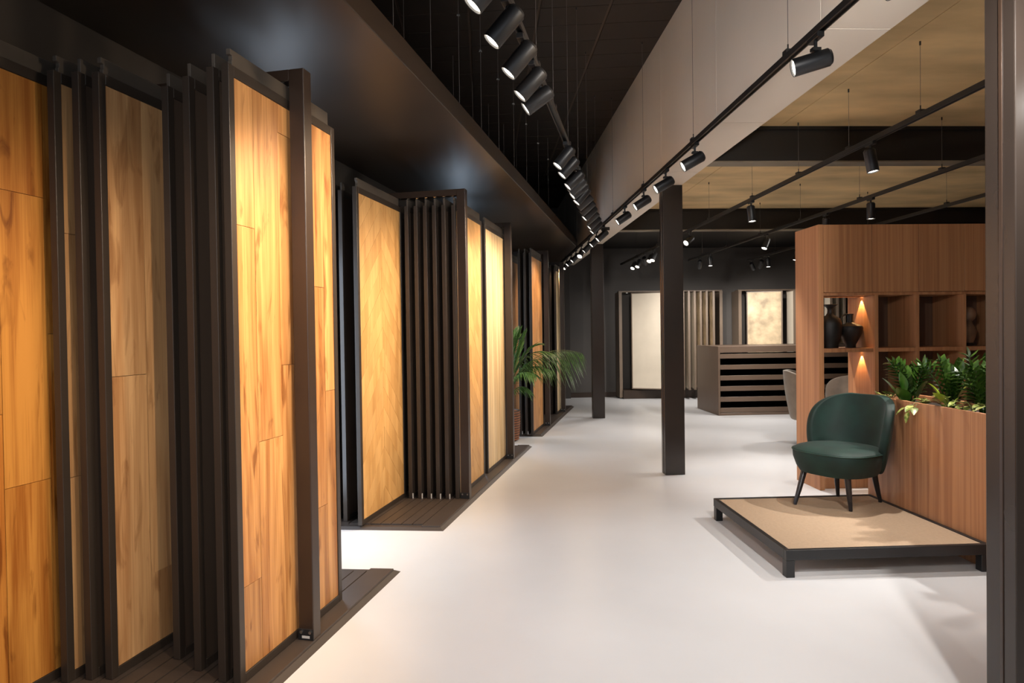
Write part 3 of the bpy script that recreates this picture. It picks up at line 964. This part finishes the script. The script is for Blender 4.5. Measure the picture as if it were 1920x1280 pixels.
zz_plant(3.27, 4.80, .31, 8, 'glossy stemmed plant at the chair end of the planter', 21)
zz_plant(3.30, 4.42, .34, 8, 'tall glossy stemmed plant in the middle of the planter', 22)
zz_plant(3.27, 4.08, .37, 9, 'tallest glossy stemmed plant beside the closest column', 23)
zz_plant(3.30, 3.66, .36, 6, 'glossy stemmed plant mostly hidden behind the closest column', 24)


def broad_plant(x, y, leaves, label, mat):
    root = thing('broad_leaf_plant', (x, y, PT - .05), 0, label, 'plant')
    for a, rr, z0, L, wd, el in leaves:
        a = R(a)
        p0 = Vector((0, 0, 0))
        p2 = Vector((rr * math.cos(a), rr * math.sin(a), z0))
        cv = curve3(p0, (rr * .3 * math.cos(a), rr * .3 * math.sin(a), z0 * .7), p2, 6)
        stm = MB().tube(cv, [.006, .0055, .005, .005, .0045, .004, .004], 7).build('stalk', mat, root, smooth=True)
        dd = Vector((math.cos(a) * math.cos(R(el)), math.sin(a) * math.cos(R(el)), math.sin(R(el))))
        m = MB()
        leaf(m, p2, dd, (0, 0, 1), L, wd, .22, 10, .16)
        m.build('leaf', mat, stm, smooth=True)


broad_plant(3.20, 4.72, ((150, .07, .05, .23, .105, 62), (215, .06, .03, .22, .10, 48), (60, .07, .08, .22, .10, 70), (-60, .06, .06, .22, .09, 66), (190, .05, .1, .2, .085, 80)), 'broad leaved dark green plant between two glossy stemmed plants', 'broad')
broad_plant(3.20, 4.30, ((200, .05, .06, .17, .085, 45), (140, .05, .09, .16, .08, 62), (-40, .05, .1, .15, .08, 60)), 'lime green leaved plant before the tallest glossy plant', 'lime')


def pothos(x, y, pts, label):
    root = thing('trailing_ivy', (x, y, PT - .04), 0, label, 'plant', 'variegated trailing plants on the planter rim')
    for (px, py, pz, a, el, L) in pts:
        st_ = MB().tube(curve3((0, 0, 0), (px * .5, py * .5, pz + .05), (px, py, pz), 5), .0022, 6).build('stalk', 'palm_stem', root, smooth=True)
        m = MB()
        a = R(a)
        leaf(m, (px, py, pz), (math.cos(a) * math.cos(R(el)), math.sin(a) * math.cos(R(el)), math.sin(R(el))), (0, 0, 1), L, L * .72, .25, 6, .12)
        m.build('leaf', 'pothos', st_, smooth=True)


def rp_leaves(seedv, n, sx, sy, z):
    rp = random.Random(seedv)
    return [(rp.uniform(-sx, sx), rp.uniform(-sy, sy), rp.uniform(z * .4, z), rp.uniform(100, 260), rp.uniform(-15, 45), rp.uniform(.05, .075)) for _ in range(n)]


pothos(3.13, 5.0, [(0, 0, .045, 190, 60, .05)], 'single small round leaf at the far planter corner')
pothos(3.15, 4.86, rp_leaves(3, 9, .03, .09, .07), 'variegated trailing plant beside the chair back')
pothos(3.13, 4.48, rp_leaves(4, 8, .03, .07, .06) + [(-.085, -.02, .02, 200, -20, .075), (-.10, .03, .0, 160, -30, .07), (-.095, -.06, .01, 230, -25, .07), (-.10, 0, -.03, 190, -70, .065)], 'variegated trailing plant hanging over the planter front')
pothos(3.14, 4.22, rp_leaves(5, 11, .04, .10, .10), 'variegated trailing plant under the lime green leaves')
pothos(3.14, 4.0, rp_leaves(6, 9, .03, .10, .08), 'variegated trailing plant close to the column')

# ------------------------------------------------------------------ palm in its basket
t = thing('potted_palm', (.27, 8.93, 0), 0, 'arching green palm in a red brown slatted basket between two racks', 'plant')
pot = MB().lathe([(.17, 0), (.19, .02), (.21, .20), (.215, .42), (.2, .42), (.19, .38), (.01, .38)], 36).build('basket', 'backing', t, smooth=True)
for i in range(12):
    z = .03 + .0335 * i
    r = .196 + .02 * min(1, z / .25)
    MB().lathe([(r - .01, z - .011), (r + .004, z - .009), (r + .007, z), (r + .004, z + .009), (r - .01, z + .011)], 36).build('band', 'wicker', pot, smooth=True)
rp = random.Random(5)


def frond(p0, p1, p2, nl, ll, wl_, hang=.25, start=.3):
    n = 22
    cv = curve3(p0, p1, p2, n)
    f = MB().tube(cv, [.0075 * (1 - .8 * i / n) for i in range(n + 1)], 6).build('stem', 'palm_stem', t, smooth=True)
    m = MB()
    for i in range(nl):
        s = start + (1 - start) * i / (nl - 1)
        q = s * n
        k = min(int(q), n - 1)
        p = cv[k].lerp(cv[k + 1], q - k)
        td = (cv[min(k + 2, n)] - cv[max(k - 1, 0)]).normalized()
        sd = td.cross(Vector((0, 0, 1)))
        if sd.length < .05:
            sd = Vector((0, 1, 0))
        sd.normalize()
        L = ll * math.sin(math.pi * (.18 + .72 * (i / (nl - 1)))) * rp.uniform(.85, 1.1)
        for sg in (-1, 1):
            ld = (sd * sg * .8 + td * .75 + Vector((0, 0, .22 - hang * .5 + rp.uniform(-.1, .1)))).normalized()
            leaf(m, p, ld, (0, 0, 1), L, wl_, hang + rp.uniform(0, .2), 5, .25)
    m.build('leaflets', 'palm', f, smooth=True)


b0 = (0, 0, .40)
for p1, p2, nl, ll, hang in (
        ((.05, -.02, 1.2), (.20, -.05, 1.40), 24, .36, .05),
        ((.14, .0, 1.3), (.22, .02, 1.52), 24, .32, .0),
        ((.18, -.1, 1.2), (.30, -.1, 1.46), 24, .32, .0),
        ((.10, -.1, 1.25), (.14, -.12, 1.50), 22, .30, .0),
        ((.2, -.1, 1.3), (.50, -.12, 1.32), 26, .32, .15),
        ((.18, -.1, 1.4), (.66, -.12, 1.20), 28, .30, .4),
        ((.28, .05, 1.42), (1.08, .06, 1.20), 30, .44, .95),
        ((.2, -.1, 1.2), (.62, -.16, .98), 26, .30, .5),
        ((.12, -.2, 1.1), (.40, -.34, .93), 24, .32, .5),
        ((.15, -.1, 1.0), (.42, -.2, 1.12), 24, .32, .3),
        ((.05, .2, 1.3), (-.1, .45, 1.35), 20, .30, .3),
        ((-.15, 0, 1.2), (-.45, .1, 1.2), 20, .3, .4),
        ((-.05, -.2, 1.1), (-.2, -.42, 1.1), 18, .3, .4),
        ((.14, -.05, .85), (.32, -.08, .72), 18, .28, .6)):
    frond(b0, p1, p2, nl, ll, .017, hang, .35)

# ------------------------------------------------------------------ counter of sample drawers
t = thing('sample_counter', (4.06, 11.02, 0), 0, 'long low taupe counter with open sample trays', 'counter')
CL, CDp, CH_ = 3.3, 1.11, 1.204
MB().box(0, .035, 0, CDp, 0, CH_).build('side_panel', 'counter', t, bevel=.003)
MB().box(CL - .035, CL, 0, CDp, 0, CH_).build('side_panel', 'counter', t, bevel=.003)
MB().box(.035, CL - .035, 0, CDp, 1.165, CH_).build('top', 'counter', t, bevel=.003)
MB().box(.035, CL - .035, 0, .03, 1.095, 1.165).build('top_rail', 'counter', t, bevel=.002)
MB().box(.035, CL - .035, 0, CDp, 0, .044).build('base', 'counter', t, bevel=.003)
MB().box(.035, CL - .035, CDp - .03, CDp, .044, 1.05).build('back_panel', 'counter_in', t)
for z1, z0 in ((1.07, .991), (.88, .799), (.694, .611), (.509, .425), (.323, .239), (.133, .05)):
    tr = MB().box(.037, CL - .037, .004, .022, z0, z1).build('tray', 'counter', t, bevel=.002)
    MB().box(.04, CL - .04, .022, CDp - .035, z0, z0 + .012).build('tray_floor', 'counter_in', tr)

# ------------------------------------------------------------------ tile displays at the end wall


def leaf_panel(px, py, ang, wd, z0, z1, mat, label, group):
    root = thing('tile_leaf', (px, py, 0), R(ang), label, 'display panel', group)
    e = .022
    m = MB()
    MB().box(0, wd, -.014, .014, z0, z0 + e).build('rail', 'leaf_edge', root)
    MB().box(0, wd, -.014, .014, z1 - e, z1).build('rail', 'leaf_edge', root)
    MB().box(0, e, -.016, .016, z0, z1).build('stile', 'leaf_edge', root, bevel=.002)
    MB().box(wd - e - .008, wd, -.022, .022, z0, z1).build('stile', 'leaf_edge', root, bevel=.002)
    MB().box(e, wd - e, -.012, .012, z0 + e, z1 - e).build('tile', mat, root)
    return root


def tile_rack(x0, x1, label):
    root = thing('tile_rack', (x0, 14.2, 0), 0, label, 'display rack', 'tile displays at the end wall')
    L = x1 - x0
    MB().box(0, .07, -.12, .28, .02, 2.30).build('post', 'leaf_edge', root, bevel=.004)
    MB().box(L - .07, L, -.12, .28, .02, 2.30).build('post', 'leaf_edge', root, bevel=.004)
    MB().box(.07, L - .07, .02, .28, 2.345, 2.375).build('header', 'leaf_edge', root, bevel=.003)
    MB().box(0, L, -.1, .02, 2.345, 2.375).build('header', 'leaf_edge', root, bevel=.003)
    MB().box(.07, L - .07, -.18, .28, .0, .19).build('base', 'metal', root, bevel=.004)
    MB().box(.07, L - .07, .24, .28, .19, 2.345).build('back_panel', 'wall_brown', root)
    for xx in (.0, L - .07):
        MB().box(xx, xx + .07, -.12, .28, 2.30, 2.345).build('cap', 'leaf_edge', root)
    MB().tube([(.16, -.11, 2.33), (.2, -.11, 2.33)], .012, 10).build('hinge', 'chrome', root)
    return root


tile_rack(2.98, 5.30, 'tile display frame holding the plain cream tile')
tile_rack(5.66, 8.2, 'tile display frame holding the weathered tan tile')
MB_ = leaf_panel(3.25, 14.06, -26, .95, .215, 2.325, 'tile_cream', 'large plain cream tile leaf standing open behind the columns', 'tile leaves of the cream display')
words = ['first', 'second', 'third', 'fourth', 'fifth', 'sixth']
for i, (xx, mt) in enumerate(((4.20, 'tile_cream'), (4.325, 'tile_cream'), (4.45, 'tile_cream'), (4.58, 'tile_tan'), (4.71, 'tile_tan'), (4.86, 'tile_tan'))):
    leaf_panel(xx + .12, 14.05, -98, .5, .215, 2.325, mt, 'narrow edge-on tile leaf, %s from the middle column' % words[i], 'tile leaves of the cream display')
leaf_panel(5.83, 14.06, -20, .74, .215, 2.325, 'tile_tan', 'weathered tan tile leaf above the sample counter', 'tile leaves of the tan display')
for i, xx in enumerate((6.62, 6.75, 6.9, 7.43, 7.57, 7.72)):
    leaf_panel(xx + .12, 14.05, -98, .5, .215, 2.325, 'tile_cream', 'pale edge-on tile leaf, %s from the weathered tan tile' % words[i], 'tile leaves of the tan display')
